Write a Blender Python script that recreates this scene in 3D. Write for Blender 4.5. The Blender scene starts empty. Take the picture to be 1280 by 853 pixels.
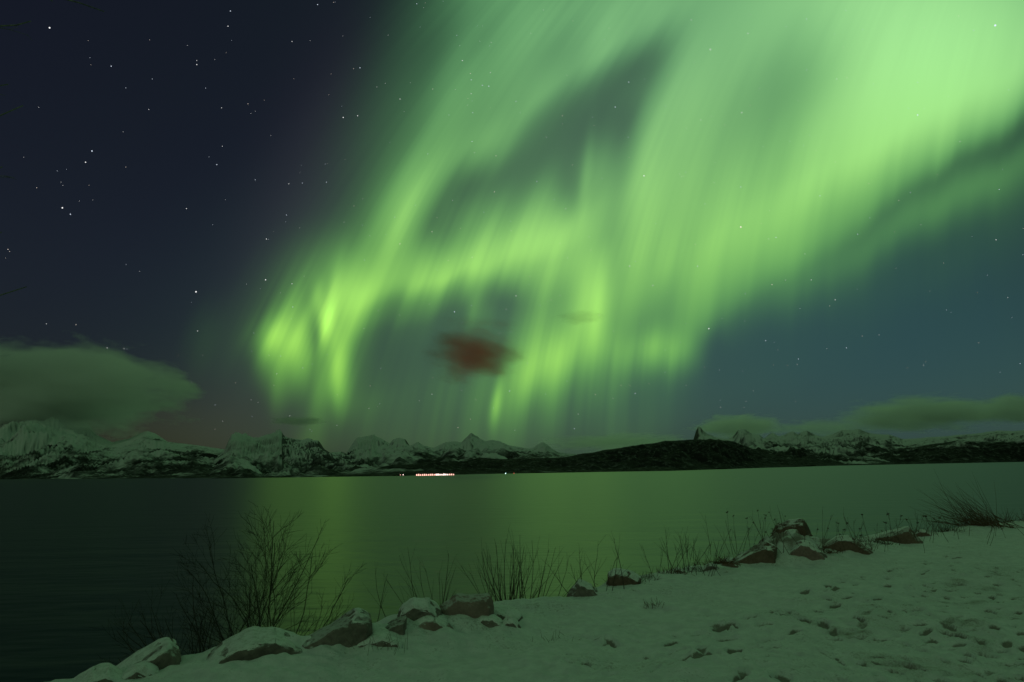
import bpy, bmesh, math, random
import numpy as np
from mathutils import Vector, Matrix, noise as mnoise

random.seed(7); np.random.seed(7)
S = bpy.context.scene
COL = S.collection

# ------------------------------------------------------------------ camera
F_PX = 853.3                       # 24 mm lens on a 36 mm sensor, in photo pixels (1280 wide)
EYE = Vector((0, 0, 1.65))         # eye height above the snow; the fjord lies 6.6 m below the eye
WATER = -5.0
PITCH, ROLL = math.radians(10.62), math.radians(0.945)
cF = Vector((0, math.cos(PITCH), math.sin(PITCH)))
r0 = Vector((1, 0, 0)); u0 = Vector((0, -math.sin(PITCH), math.cos(PITCH)))
cR = r0*math.cos(ROLL) - u0*math.sin(ROLL)
cU = u0*math.cos(ROLL) + r0*math.sin(ROLL)
cam = bpy.data.cameras.new('camera'); camo = bpy.data.objects.new('camera', cam); COL.objects.link(camo)
cam.lens = 24; cam.sensor_width = 36; cam.clip_start = 0.05; cam.clip_end = 400000
camo.matrix_world = Matrix(((cR.x, cU.x, -cF.x, EYE.x), (cR.y, cU.y, -cF.y, EYE.y),
                            (cR.z, cU.z, -cF.z, EYE.z), (0, 0, 0, 1)))
S.camera = camo
S.view_settings.view_transform = 'Standard'; S.view_settings.look = 'None'
S.view_settings.exposure = 0.0; S.view_settings.gamma = 1.0
S.cycles.max_bounces = 6; S.cycles.diffuse_bounces = 2; S.cycles.glossy_bounces = 2
S.cycles.transparent_max_bounces = 8; S.cycles.volume_bounces = 5
S.cycles.caustics_reflective = False; S.cycles.caustics_refractive = False

def ray(px, py):                   # direction of a bearing read off the photograph
    return (cF*F_PX + cR*(px-640) + cU*(426.5-py)).normalized()
def at_z(px, py, z=0.0):           # where that bearing meets the level z
    d = ray(px, py); t = (z-EYE.z)/d.z
    return EYE + d*t
def at_y(px, py, y):               # where it meets the distance y (metres to the north)
    d = ray(px, py); return EYE + d*(y/d.y)

# ------------------------------------------------------------------ world: moonlit night sky + aurora
MOON_EL, MOON_ROT = math.radians(24), math.radians(215)
world = bpy.data.worlds.new('World'); S.world = world; world.use_nodes = True
wt = world.node_tree; wt.nodes.clear()

class E:                            # node expressions
    def __init__(s, t, sock): s.t, s.s = t, sock
    def _m(s, op, *a, clamp=False):
        n = s.t.nodes.new('ShaderNodeMath'); n.operation = op; n.use_clamp = clamp
        for i, x in enumerate((s,)+a):
            if isinstance(x, E): s.t.links.new(x.s, n.inputs[i])
            else: n.inputs[i].default_value = x
        return E(s.t, n.outputs[0])
    def __add__(s, o): return s._m('ADD', o)
    __radd__ = __add__
    def __sub__(s, o): return s._m('SUBTRACT', o)
    def __mul__(s, o): return s._m('MULTIPLY', o)
    __rmul__ = __mul__
    def __truediv__(s, o): return s._m('DIVIDE', o)
    def max(s, o): return s._m('MAXIMUM', o)
    def min(s, o): return s._m('MINIMUM', o)
    def pow(s, o): return s._m('POWER', o)
    def mad(s, a, b): return s._m('MULTIPLY_ADD', a, b)
    def powof(s, b):                # b ** s
        n = s.t.nodes.new('ShaderNodeMath'); n.operation = 'POWER'; n.inputs[0].default_value = b
        s.t.links.new(s.s, n.inputs[1]); return E(s.t, n.outputs[0])
    def smooth(s, a, b, lo=0.0, hi=1.0):
        n = s.t.nodes.new('ShaderNodeMapRange'); n.interpolation_type = 'SMOOTHSTEP'
        s.t.links.new(s.s, n.inputs[0])
        for i, x in enumerate((a, b, lo, hi)): n.inputs[i+1].default_value = x
        return E(s.t, n.outputs[0])
def combine(t, *xyz):
    n = t.nodes.new('ShaderNodeCombineXYZ')
    for i, x in enumerate(xyz):
        if isinstance(x, E): t.links.new(x.s, n.inputs[i])
        else: n.inputs[i].default_value = x
    return n.outputs[0]
def dot(t, v, c):
    n = t.nodes.new('ShaderNodeVectorMath'); n.operation = 'DOT_PRODUCT'
    t.links.new(v, n.inputs[0]); n.inputs[1].default_value = c
    return E(t, n.outputs['Value'])
def noise3(t, vec, scale=1.0, detail=2.0, rough=0.5, dims='3D'):
    n = t.nodes.new('ShaderNodeTexNoise'); n.noise_dimensions = dims
    n.inputs['Scale'].default_value = scale; n.inputs['Detail'].default_value = detail
    n.inputs['Roughness'].default_value = rough
    t.links.new(vec, n.inputs['Vector']); return E(t, n.outputs[0])

def sky_uv(px, py):                 # bearing -> point of the vertical sky plane one unit to the north
    d = ray(px, py); return np.array((d.x/d.y, d.z/d.y))

tc = wt.nodes.new('ShaderNodeTexCoord')
sep = wt.nodes.new('ShaderNodeSeparateXYZ'); wt.links.new(tc.outputs['Generated'], sep.inputs[0])
dx, dy, dz = (E(wt, sep.outputs[i]) for i in range(3))
front = dy.smooth(0.03, 0.35)
yy = dy.max(0.03)
u = dx/yy; v = dz/yy
# magnetic field lines: the rays converge on a point high up in the sky
cu, cv = sky_uv(640, 426)[0]+0.30, 3.2
rs = (u-v*v*0.38-cu)/((v*-1.0+cv).max(0.15))*1.45      # they lean over as they climb                # constant along one ray
n_len = noise3(wt, combine(wt, rs*17.0, v*0.6, 0.0), 1.0, 2.5, 0.6)
n_fine = noise3(wt, combine(wt, rs*75.0, v*1.3, 3.0), 1.0, 2.0, 0.55)
n_patch = noise3(wt, combine(wt, u*5.0, v*5.0, 11.0), 1.0, 1.0, 0.5)
n_big = noise3(wt, combine(wt, u*2.6, v*2.6, 7.0), 1.0, 1.5, 0.5)
warp = (n_len-0.5)*0.09
v2 = v + warp
u2 = u + warp*0.30 + (n_big-0.5)*0.02
P = combine(wt, u2, v2, 1.0)

# each band / curtain / ray bundle: bearing x, y; half length; half width on its left and right; direction; brightness
BANDS = [
 (1102, 171, 256, 233.6, 37.7, 29.1, 0.601),
 (1203, 60, 144, 234.0, 100.2, 42.4, 0.349),
 (881, 323, 108, 69.6, 27.6, 69.9, 0.305),
 (1119, 289, 145, 34.2, 37.5, 35.9, 0.330),
 (926, 386, 100, 49.0, 37.5, 24.7, 0.089),
 (792, 223, 150, 54.7, 24.9, 85.1, 0.278),
 (885, 60, 162, 104.7, 127.3, 59.6, 0.101),
 (1000, 331, 116, 80.1, 61.5, 40.3, 0.016),
 (580, 338, 81, 54.4, 17.0, 7.9, 0.374),
 (708, 269, 69, 53.8, 32.0, 28.6, 0.344),
 (630, 345, 83, 32.9, 32.9, 12.3, 0.191),
 (519, 253, 59, 27.2, 41.1, 57.7, 0.389),
 (602, 25, 135, 49.5, 59.1, 58.5, 0.328),
 (556, 117, 86, 65.2, 51.6, 62.1, -0.081),
 (659, 155, 144, 54.7, 28.8, 52.2, 0.157),
 (742, 69, 83, 53.7, 17.0, 36.0, 0.373),
 (700, -59, 202, 118.7, 121.1, 30.2, -0.012),
 (376, 429, 34, 22.1, 37.0, 88.0, 0.610),
 (405, 393, 20, 8.1, 9.9, 100.0, 0.510),
 (425, 458, 31, 8.0, 10.1, 87.8, 0.386),
 (442, 376, 36, 45.0, 20.1, 61.7, 0.531),
 (345, 459, 26, 12.1, 9.7, 78.7, 0.124),
 (405, 479, 31, 9.6, 11.6, 79.4, 0.209),
 (738, 382, 42, 17.0, 17.0, 85.2, 0.482),
 (691, 450, 37, 23.0, 23.5, 30.6, 0.407),
 (653, 496, 69, 33.6, 29.8, 3.3, 0.101),
 (775, 349, 96, 49.6, 55.4, 81.4, -0.151),
 (593, 385, 20, 8.0, 14.5, 82.6, 0.155),
 (630, 501, 18, 8.0, 8.0, 78.2, 0.040),
 (604, 473, 229, 130.6, 87.2, 5.1, 0.049),
 (828, 207, 358, 158.2, 180.0, 35.7, -0.102),
 (313, 419, 53, 23.2, 32.6, 75.2, 0.037),
 (255, 427, 38, 17.0, 17.6, 75.9, 0.024),
 (441, 513, 43, 12.0, 12.6, 21.1, 0.026),
 (391, 550, 18, 17.0, 17.0, 88.1, 0.042),
 (1499, -261, 574, 405.7, 341.8, 38.2, 0.018),
 (804, 97, 53, 38.8, 22.3, 70.5, -0.445),
 (630, 212, 93, 29.6, 41.4, 42.4, -0.204),
 (510, 411, 65, 44.4, 53.8, 30.1, 0.059),
 (958, 146, 84, 43.0, 33.7, 64.9, -0.220),
 (722, 239, 30, 19.4, 19.5, 81.0, -0.281),
 (1150, 247, 202, 17.0, 28.3, 35.2, -0.249),
 (613, 186, 33, 17.3, 19.6, 36.8, 0.196),
 (563, 239, 43, 17.0, 19.6, 49.0, -0.213),
 (539, 292, 29, 17.0, 39.1, 61.2, -0.252),
 (700, 173, 39, 26.1, 25.4, 45.0, -0.021),
 (791, 106, 33, 18.2, 22.2, 61.9, 0.164),
 (740, 163, 45, 17.9, 22.4, 56.6, -0.124),
 (654, 234, 40, 24.8, 24.0, 30.1, -0.035),
 (587, 56, 57, 38.3, 26.6, 57.0, -0.181),
 (570, 97, 62, 18.2, 22.6, 69.6, 0.140),
 (690, 63, 55, 20.7, 18.5, 49.8, -0.196),
 (770, 37, 44, 25.9, 24.6, 56.2, -0.121),
 (717, 89, 37, 23.1, 17.0, 67.0, -0.210),
 (841, 122, 48, 23.4, 27.0, 67.2, 0.121),
 (774, 217, 67, 17.1, 17.0, 78.8, -0.296),
 (850, 60, 39, 29.9, 29.0, 60.4, 0.023),
 (852, 330, 74, 27.0, 28.0, 60.2, -0.071),
 (881, 430, 17, 17.0, 18.9, 9.0, -0.100),
 (826, 434, 41, 17.2, 18.2, 1.0, 0.213),
 (343, 430, 18, 17.0, 22.6, 78.9, 0.310),
 (373, 400, 27, 26.3, 25.3, 60.0, -0.018),
 (403, 420, 46, 17.0, 17.0, 92.2, -0.338),
 (450, 504, 34, 19.4, 22.0, 78.5, 0.044),
 (471, 420, 30, 19.9, 20.3, 79.8, -0.011),
 (639, 342, 45, 20.9, 19.7, 24.0, -0.236),
 (672, 404, 39, 20.0, 22.4, 71.1, 0.214),
 (999, 405, 89, 31.4, 30.7, 25.7, -0.090),
 (966, 306, 62, 27.7, 38.9, 45.1, 0.276),
 (1025, 101, 52, 36.8, 28.8, 57.3, -0.135),
 (1130, 314, 95, 19.7, 25.6, 29.3, -0.155),
 (600, 557, 105, 29.6, 32.6, 4.1, 0.050),
 (413, 388, 32, 4.5, 6.0, 79.0, 0.330),
 (398, 415, 34, 5.0, 7.0, 83.0, -0.160),
 (424, 490, 18, 5.0, 8.0, 86.0, 0.130),
 (345, 490, 22, 6.0, 9.0, 82.0, 0.080),
 (745, 395, 45, 5.0, 8.0, 84.0, 0.120),
 (735, 215, 40, 5.0, 5.0, 84.0, 0.100),
 (500, 285, 45, 7.0, 9.0, 68.0, 0.100),
 (545, 402, 80, 12.0, 42.0, 16.0, -0.060),
 (655, 378, 45, 14.0, 24.0, 6.0, -0.080),
 (560, 341, 95, 20.0, 9.0, 17.0, 0.120),
 (660, 300, 60, 22.0, 14.0, 30.0, 0.080),
 (1245, 188, 110, 14.0, 15.0, 31.0, -0.070),
 (1195, 243, 120, 20.0, 20.0, 31.0, 0.060),
 (335, 440, 30, 8.0, 14.0, 82.0, 0.140),
 (622, 500, 18, 5.0, 5.0, 78.0, 0.240),
]
def band_nodes(b):
    px, py, sl, wl, wr, ang, amp = b
    c = sky_uv(px, py); a = math.radians(ang)
    e1 = (sky_uv(px+sl*math.cos(a), py-sl*math.sin(a))-c)
    e2 = (sky_uv(px-50*math.sin(a), py-50*math.cos(a))-c)/50.0
    M = np.linalg.inv(np.column_stack((e1, e2)))   # uv offset -> (along, across in px)
    q = M @ c
    al = dot(wt, P, (M[0,0], M[0,1], -q[0]))
    ac = dot(wt, P, (M[1,0], M[1,1], -q[1]))
    w = (ac*(1.0/wl)).max(ac*(-1.0/wr))
    return al, w, amp
I = None
for b in BANDS:
    al, w, amp = band_nodes(b)
    g = w.mad(w, al*al).powof(math.exp(-0.5))
    I = g*amp if I is None else g.mad(amp, I)
low = v.smooth(0.12, 0.60, 1.0, 0.22)*(u.smooth(0.05, 0.45, 1.0, 0.42))
streak = (n_len-0.5)*0.95*low + (n_fine-0.5)*(n_patch.smooth(0.35, 0.65)*1.3+0.25)*low + 1.0
al, w, amp = band_nodes((740, 230, 260, 130, 150, 46, .09))          # diffuse glow between the curtains
floor_ = w.mad(w, al*al).powof(math.exp(-0.5))*amp
I = (I*streak*0.95).max(0.0)
I = I.mad(I, floor_*floor_).pow(0.5)*front
# oxygen green: yellower low down, paler where it is bright and high
hi = v.smooth(0.10, 0.80)
rr = I*(I.smooth(0.0, 0.8, 0.30, 0.45))
bb = I*(hi*0.27+0.09)
# night-sky glow: teal to the right, faint violet along the left curtain, warm low in the left
def glow(px, py, sl, sw, ang):
    al, w, _ = band_nodes((px, py, sl, sw, sw, ang, 1)); return w.mad(w, al*al).powof(math.exp(-0.5))*front
teal = glow(1130, 470, 420, 170, 0); viol = glow(385, 290, 170, 50, 72); warm = glow(210, 540, 120, 40, 0)
over = dz.smooth(0.68, 0.97) + dy.smooth(0.25, -0.5)*dz.smooth(0.0, 0.45)*2.1     # aurora overhead and behind, out of the frame
mist = floor_*front
night = dz.smooth(-0.02, 0.3)
R_ = rr + night*0.0030 + mist*0.20 + teal*0.006 + viol*0.012 + warm*0.008 + over*0.026
G_ = I + night*0.0026 + teal*0.040 + viol*0.008 + warm*0.007 + over*0.066
B_ = bb + night*0.0072 + mist*0.32 + teal*0.040 + viol*0.012 + over*0.020
bgA = wt.nodes.new('ShaderNodeBackground'); wt.links.new(combine(wt, R_, G_, B_), bgA.inputs[0])
sky = wt.nodes.new('ShaderNodeTexSky'); sky.sky_type = 'NISHITA'; sky.sun_disc = False
sky.sun_elevation = MOON_EL; sky.sun_rotation = MOON_ROT
bgN = wt.nodes.new('ShaderNodeBackground'); wt.links.new(sky.outputs[0], bgN.inputs[0]); bgN.inputs[1].default_value = 0.0042
add = wt.nodes.new('ShaderNodeAddShader'); wt.links.new(bgA.outputs[0], add.inputs[0]); wt.links.new(bgN.outputs[0], add.inputs[1])
wo = wt.nodes.new('ShaderNodeOutputWorld'); wt.links.new(add.outputs[0], wo.inputs[0])
world.cycles.sampling_method = 'MANUAL'; world.cycles.sample_map_resolution = 512

# ------------------------------------------------------------------ the moon, weak, behind the camera
ml = bpy.data.lights.new('moonlight', 'SUN'); ml.energy = 0.03; ml.angle = math.radians(0.5); ml.color = (1.0, 0.93, 0.85)
mo = bpy.data.objects.new('moonlight', ml); COL.objects.link(mo)
md = Vector((math.sin(MOON_ROT)*math.cos(MOON_EL), math.cos(MOON_ROT)*math.cos(MOON_EL), math.sin(MOON_EL)))
mo.rotation_euler = md.to_track_quat('Z', 'Y').to_euler(); mo.location = (0, 0, 60)
# ------------------------------------------------------------------ helpers
def tag(o, label=None, cat=None, group=None, kind=None):
    if label: o['label'] = label
    if cat: o['category'] = cat
    if group: o['group'] = group
    if kind: o['kind'] = kind
    return o
def mesh_obj(name, verts, faces, mat, parent=None, smooth=True):
    me = bpy.data.meshes.new(name)
    if isinstance(verts, np.ndarray): verts = verts.tolist()
    if isinstance(faces, np.ndarray): faces = faces.tolist()
    me.from_pydata(verts, [], faces); me.update()
    if smooth: me.polygons.foreach_set('use_smooth', [True]*len(me.polygons))
    if mat: me.materials.append(mat)
    o = bpy.data.objects.new(name, me); COL.objects.link(o)
    if parent: o.parent = parent
    return o
def bm_obj(name, bm, mat, parent=None, smooth=False):
    me = bpy.data.meshes.new(name); bm.to_mesh(me); bm.free()
    if smooth: me.polygons.foreach_set('use_smooth', [True]*len(me.polygons))
    me.materials.append(mat)
    o = bpy.data.objects.new(name, me); COL.objects.link(o)
    if parent: o.parent = parent
    return o
def thing(name, label, cat, loc, group=None, rz=0.0):
    o = bpy.data.objects.new(name, None); COL.objects.link(o)
    o.location = loc; o.rotation_euler = (0, 0, rz); o.empty_display_size = 0.2
    return tag(o, label, cat, group)

# vectorised gradient noise
_perm = np.random.RandomState(3).permutation(512); _perm = np.concatenate([_perm, _perm, _perm])
_gr = np.random.RandomState(4).uniform(0, 2*np.pi, 512); _gx, _gy = np.cos(_gr), np.sin(_gr)
def pnoise(x, y):
    xi = np.floor(x).astype(int); yi = np.floor(y).astype(int); xf = x-xi; yf = y-yi
    def gd(ix, iy, fx, fy):
        h = _perm[(_perm[ix & 511] + (iy & 511)) & 511]; return _gx[h]*fx + _gy[h]*fy
    f = lambda t: t*t*t*(t*(t*6-15)+10)
    a, b = f(xf), f(yf)
    n0 = gd(xi, yi, xf, yf)*(1-a) + gd(xi+1, yi, xf-1, yf)*a
    n1 = gd(xi, yi+1, xf, yf-1)*(1-a) + gd(xi+1, yi+1, xf-1, yf-1)*a
    return (n0*(1-b)+n1*b)*1.4
def fbm(x, y, oct=5, g=0.5):
    s = 0; a = 1
    for i in range(oct): s = s + a*pnoise(x*2**i+17.3*i, y*2**i-9.1*i); a *= g
    return s
def ridged(x, y, oct=5, g=0.55):
    s = 0; a = 1
    for i in range(oct): s = s + a*(1-np.abs(pnoise(x*2**i+31.7*i, y*2**i+5.9*i))*2); a *= g
    return s/2.0
def smoothstep(a, b, x):
    t = np.clip((x-a)/(b-a), 0, 1); return t*t*(3-2*t)

# ------------------------------------------------------------------ materials
def new_mat(name):
    m = bpy.data.materials.new(name); m.use_nodes = True; t = m.node_tree
    b = t.nodes['Principled BSDF']; return m, t, b
def mixcol(t, fac, a, b):
    n = t.nodes.new('ShaderNodeMix'); n.data_type = 'RGBA'
    t.links.new(fac.s, n.inputs[0])
    for i, x in ((6, a), (7, b)):
        if isinstance(x, tuple): n.inputs[i].default_value = (*x, 1)
        else: t.links.new(x, n.inputs[i])
    return n.outputs[2]
def bump(t, b, h, strength, dist):
    n = t.nodes.new('ShaderNodeBump'); n.inputs['Strength'].default_value = strength
    n.inputs['Distance'].default_value = dist
    t.links.new(h.s, n.inputs['Height']); t.links.new(n.outputs[0], b.inputs['Normal'])
def attr(t, name):
    n = t.nodes.new('ShaderNodeAttribute'); n.attribute_name = name; return E(t, n.outputs['Fac'])
def pos(t): return t.nodes.new('ShaderNodeNewGeometry').outputs['Position']
def objco(t): return t.nodes.new('ShaderNodeTexCoord').outputs['Object']
def vscale(t, v, s):
    n = t.nodes.new('ShaderNodeVectorMath'); n.operation = 'MULTIPLY'
    t.links.new(v, n.inputs[0]); n.inputs[1].default_value = s; return n.outputs[0]

# water: long calm swell, dark body
M_water, t, b = new_mat('fjord_water')
b.inputs['Base Color'].default_value = (0.012, 0.034, 0.016, 1)
b.inputs['Roughness'].default_value = 0.33; b.inputs['IOR'].default_value = 1.33
wn = noise3(t, vscale(t, pos(t), (0.05, 0.16, 1)), 1.0, 3.0, 0.6)
wn2 = noise3(t, vscale(t, pos(t), (0.4, 1.0, 1)), 1.0, 2.0, 0.5)
bump(t, b, wn*0.9 + wn2*0.15, 0.5, 0.7)

# mountains: snow, bare rock, dark birch forest along the foot ('alt' is height above the water / local ridge height)
def mountain_mat(name, snow_bias, forest_top, patch_scale, rock=(0.13, 0.135, 0.14)):
    m, t, b = new_mat(name)
    g = t.nodes.new('ShaderNodeNewGeometry')
    sp = t.nodes.new('ShaderNodeSeparateXYZ'); t.links.new(g.outputs['Normal'], sp.inputs[0])
    nz = E(t, sp.outputs[2]); alt = attr(t, 'alt'); slope = attr(t, 'slope')
    p = g.outputs['Position']
    n1 = noise3(t, p, patch_scale, 5.0, 0.62)
    n2 = noise3(t, p, patch_scale*6, 4.0, 0.65)
    rockf = (slope*0.75 + (n1-0.5)*0.7 + (n2-0.5)*0.30 - snow_bias).smooth(-0.25, 0.9)
    forest = (alt*-1.0 + forest_top + (n1-0.5)*1.5 + (n2-0.5)*0.9).smooth(-0.10, 0.22)
    dark = mixcol(t, n2.smooth(0.35, 0.65), rock, (0.05, 0.053, 0.05))
    fo = mixcol(t, n2.smooth(0.5, 0.72), (0.018, 0.020, 0.018), (0.13, 0.14, 0.14))
    c = mixcol(t, rockf, (0.56, 0.58, 0.60), dark)
    c = mixcol(t, forest, c, fo)
    t.links.new(c, b.inputs['Base Color']); b.inputs['Roughness'].default_value = 0.9
    b.inputs['Specular IOR Level'].default_value = 0.1
    bump(t, b, n2, 0.5, 0.08/patch_scale)
    return m

# thin trodden snow over gravel
M_snow, t, b = new_mat('trodden_snow')
p = pos(t)
n1 = noise3(t, p, 0.9, 4.0, 0.6); n2 = noise3(t, p, 7.0, 4.0, 0.65); n3 = noise3(t, p, 55.0, 3.0, 0.6)
dirt_shade = attr(t, 'dirt_shade')
n4 = noise3(t, p, 21.0, 4.0, 0.7)
grit = (n3*0.35 + n4*0.40 + n2*0.25 + (n1-0.5)*0.45).smooth(0.53, 0.68)
bare = (dirt_shade + (n2-0.5)*0.7 + (n3-0.5)*0.5).smooth(0.30, 0.75)  # dark gravel showing through, plus shade painted into the footprints
c = mixcol(t, n2.smooth(0.3, 0.7), (0.60, 0.62, 0.66), (0.74, 0.76, 0.80))
c = mixcol(t, grit*0.60, c, (0.20, 0.19, 0.18))
c = mixcol(t, bare*0.85, c, (0.155, 0.125, 0.105))
t.links.new(c, b.inputs['Base Color']); b.inputs['Roughness'].default_value = 0.75
b.inputs['Specular IOR Level'].default_value = 0.25
bump(t, b, n3*0.35 + n2, 0.55, 0.03)

M_cap, t, b = new_mat('fresh_snow')
p = pos(t); n2 = noise3(t, p, 14.0, 4.0, 0.6); n3 = noise3(t, p, 70.0, 2.0, 0.6)
c = mixcol(t, (n2*0.6+n3*0.4).smooth(0.42, 0.66), (0.74, 0.76, 0.80), (0.50, 0.51, 0.52))
t.links.new(c, b.inputs['Base Color']); b.inputs['Roughness'].default_value = 0.8
bump(t, b, n2*0.7+n3*0.3, 0.5, 0.02)

def rock_mat(name, ca, cb):
    m, t, b = new_mat(name); p = pos(t)
    n1 = noise3(t, p, 3.0, 5.0, 0.6); n2 = noise3(t, p, 22.0, 5.0, 0.65)
    g = t.nodes.new('ShaderNodeNewGeometry'); sp = t.nodes.new('ShaderNodeSeparateXYZ'); t.links.new(g.outputs['Normal'], sp.inputs[0])
    frost = (E(t, sp.outputs[2]) + (n2-0.5)*1.5 + (n1-0.5)*0.8).smooth(0.62, 1.0)   # rime caught on the upward faces
    c = mixcol(t, (n1*0.5+n2*0.5).smooth(0.35, 0.65), ca, cb)
    c = mixcol(t, frost*0.75, c, (0.55, 0.57, 0.60))
    t.links.new(c, b.inputs['Base Color']); b.inputs['Roughness'].default_value = 0.85
    bump(t, b, n2*0.6+n1*0.4, 0.7, 0.04)
    return m
M_grey = rock_mat('grey_granite', (0.13, 0.105, 0.10), (0.24, 0.20, 0.19))
M_red = rock_mat('reddish_granite', (0.20, 0.135, 0.128), (0.30, 0.215, 0.205))
M_brown = rock_mat('brown_schist', (0.11, 0.065, 0.052), (0.19, 0.125, 0.10))
def plain(name, c, r=0.8, spread=0.4):
    m, t, b = new_mat(name); n = noise3(t, pos(t), 30.0, 3.0, 0.6)
    t.links.new(mixcol(t, n.smooth(0.3, 0.7), tuple(x*(1-spread) for x in c), tuple(x*(1+spread) for x in c)), b.inputs['Base Color'])
    b.inputs['Roughness'].default_value = r; return m
M_bark = plain('dark_bark', (0.035, 0.028, 0.022)); M_twig = plain('twig_bark', (0.05, 0.036, 0.026))
M_dry = plain('dry_weed', (0.085, 0.062, 0.036)); M_grass = plain('withered_grass', (0.12, 0.06, 0.035))
M_metal = plain('painted_steel', (0.10, 0.10, 0.11), 0.4, 0.1)
def emit(name, c, s, sample=False):
    m = bpy.data.materials.new(name); m.use_nodes = True; t = m.node_tree; t.nodes.clear()
    e = t.nodes.new('ShaderNodeEmission'); e.inputs[0].default_value = (*c, 1); e.inputs[1].default_value = s
    o = t.nodes.new('ShaderNodeOutputMaterial'); t.links.new(e.outputs[0], o.inputs[0])
    if not sample: m.cycles.emission_sampling = 'NONE'
    return m

# ------------------------------------------------------------------ water and sea bed
th = np.linspace(0, 2*np.pi, 97)[:-1]
rings = [0, 40, 200, 1000, 5000, 20000, 90000]
wv = [(0, 0, WATER)]; wf = []
for r in rings[1:]: wv += [(r*math.cos(a), r*math.sin(a), WATER) for a in th]
for i in range(96): wf.append((0, 1+i, 1+(i+1) % 96))
for k in range(len(rings)-2):
    a0 = 1+96*k; b0 = a0+96
    for i in range(96): wf.append((a0+i, b0+i, b0+(i+1) % 96, a0+(i+1) % 96))
tag(mesh_obj('water', wv, wf, M_water), kind='structure')

# ------------------------------------------------------------------ mountains across the fjord
H_EYE = EYE.z-WATER
def horizon_y(px): return 597-0.0165*px
def mountain(name, ridge, shore_px, ridge_d, depth, mat, ns, amp, seed, jag=1.0, concave=1.25, step=0.8, rows=110):
    """ridge: skyline bearings (x, y); shore_px: (x, px below the horizon); the land rises from its shore to the ridge and falls behind"""
    rx, ry = np.array(ridge, float).T; sx, so = np.array(shore_px, float).T
    px = np.arange(rx[0], rx[-1]+step, step); n = len(px)
    py = np.interp(px, rx, ry)
    ds = np.interp(px, sx, so); dsh = H_EYE*F_PX/ds
    rd = np.interp(px, *np.array(ridge_d, float).T)
    dirs = [ray(a, horizon_y(a)) for a in px]
    hx = np.array([d.x for d in dirs]); hy = np.array([d.y for d in dirs]); L = np.hypot(hx, hy); hx /= L; hy /= L
    rdirs = [ray(a, b_) for a, b_ in zip(px, py)]
    tanel = np.array([d.z/math.hypot(d.x, d.y) for d in rdirs])
    t = np.concatenate([np.linspace(0, 1, rows), np.linspace(1, 1.6, rows//3+1)[1:]])
    T, _ = np.meshgrid(t, px, indexing='ij')
    D = dsh[None]*(1-T) + rd[None]*T
    D = np.where(T > 1, rd[None]+(T-1)/0.6*depth, D)
    X = hx[None]*D; Y = hy[None]*D
    top = EYE.z + tanel*rd - WATER                   # ridge height over the water
    top = np.maximum(top, 2.0)
    ks = np.exp(-0.5*(np.arange(-60, 61)/22.0)**2); ks /= ks.sum()      # sharp summits melt into the slopes below them
    soft = np.minimum(np.convolve(np.pad(top, 60, mode='edge'), ks, 'valid'), top*1.25)
    topT = soft[None]*(1-np.clip(T, 0, 1)**2.2) + top[None]*np.clip(T, 0, 1)**2.2
    k = np.where(T <= 1, np.power(T, concave), np.maximum(1-((T-1)/0.6)*1.25, -0.1))
    env = np.where(T < 1, np.sin(np.pi*np.clip(T, 0, 1))**0.8, 0.3)
    rg = ridged(X*ns+seed, Y*ns-seed, 6)
    det = fbm(X*ns*3+seed, Y*ns*3, 5, 0.55)
    Z = topT*(k + env*amp*(rg-0.85)) + top[None]*det*0.13*np.clip(env+0.12*jag, 0, 1)
    elmax = EYE.z + tanel[None]*D - WATER            # the foreland must not hide the skyline
    Z = np.where((T > 0.03) & (T < 0.97), np.minimum(Z, elmax-0.02*np.abs(top[None])*(1-T)), Z)
    Z = np.where(T <= 0.03, np.minimum(Z, 3.0), Z)
    Z = np.maximum(Z, -2.0 + 2.6*(T > 0.012)*(T < 1))
    # taper the two ends down to the water
    w = np.minimum(smoothstep(0, 10, px-px[0]), smoothstep(0, 10, px[-1]-px))[None]
    Z = Z*w - 3.0*(1-w)
    V = np.stack([X, Y, Z+WATER], -1).reshape(-1, 3)
    r, c = len(t), n
    idx = np.arange(r*c).reshape(r, c)
    F = np.stack([idx[:-1, :-1], idx[:-1, 1:], idx[1:, 1:], idx[1:, :-1]], -1).reshape(-1, 4)
    o = mesh_obj(name, V, F, mat)
    alt = (Z/np.maximum(np.max(top), 1)).ravel()
    gz = np.gradient(Z, axis=1)/np.maximum(np.gradient(np.hypot(X, Y)*0+px[None]*rd[None]/F_PX, axis=1), 1e-3)
    gr = np.gradient(Z, axis=0)/np.maximum(np.abs(np.gradient(D, axis=0)), 1e-3)
    sl = np.clip(np.hypot(gz, gr), 0, 2.5)
    for nm, a in (('alt', alt), ('slope', sl.ravel())):
        at = o.data.attributes.new(nm, 'FLOAT', 'POINT'); at.data.foreach_set('value', a.astype(np.float32))
    tag(o, kind='structure'); return o

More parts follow.
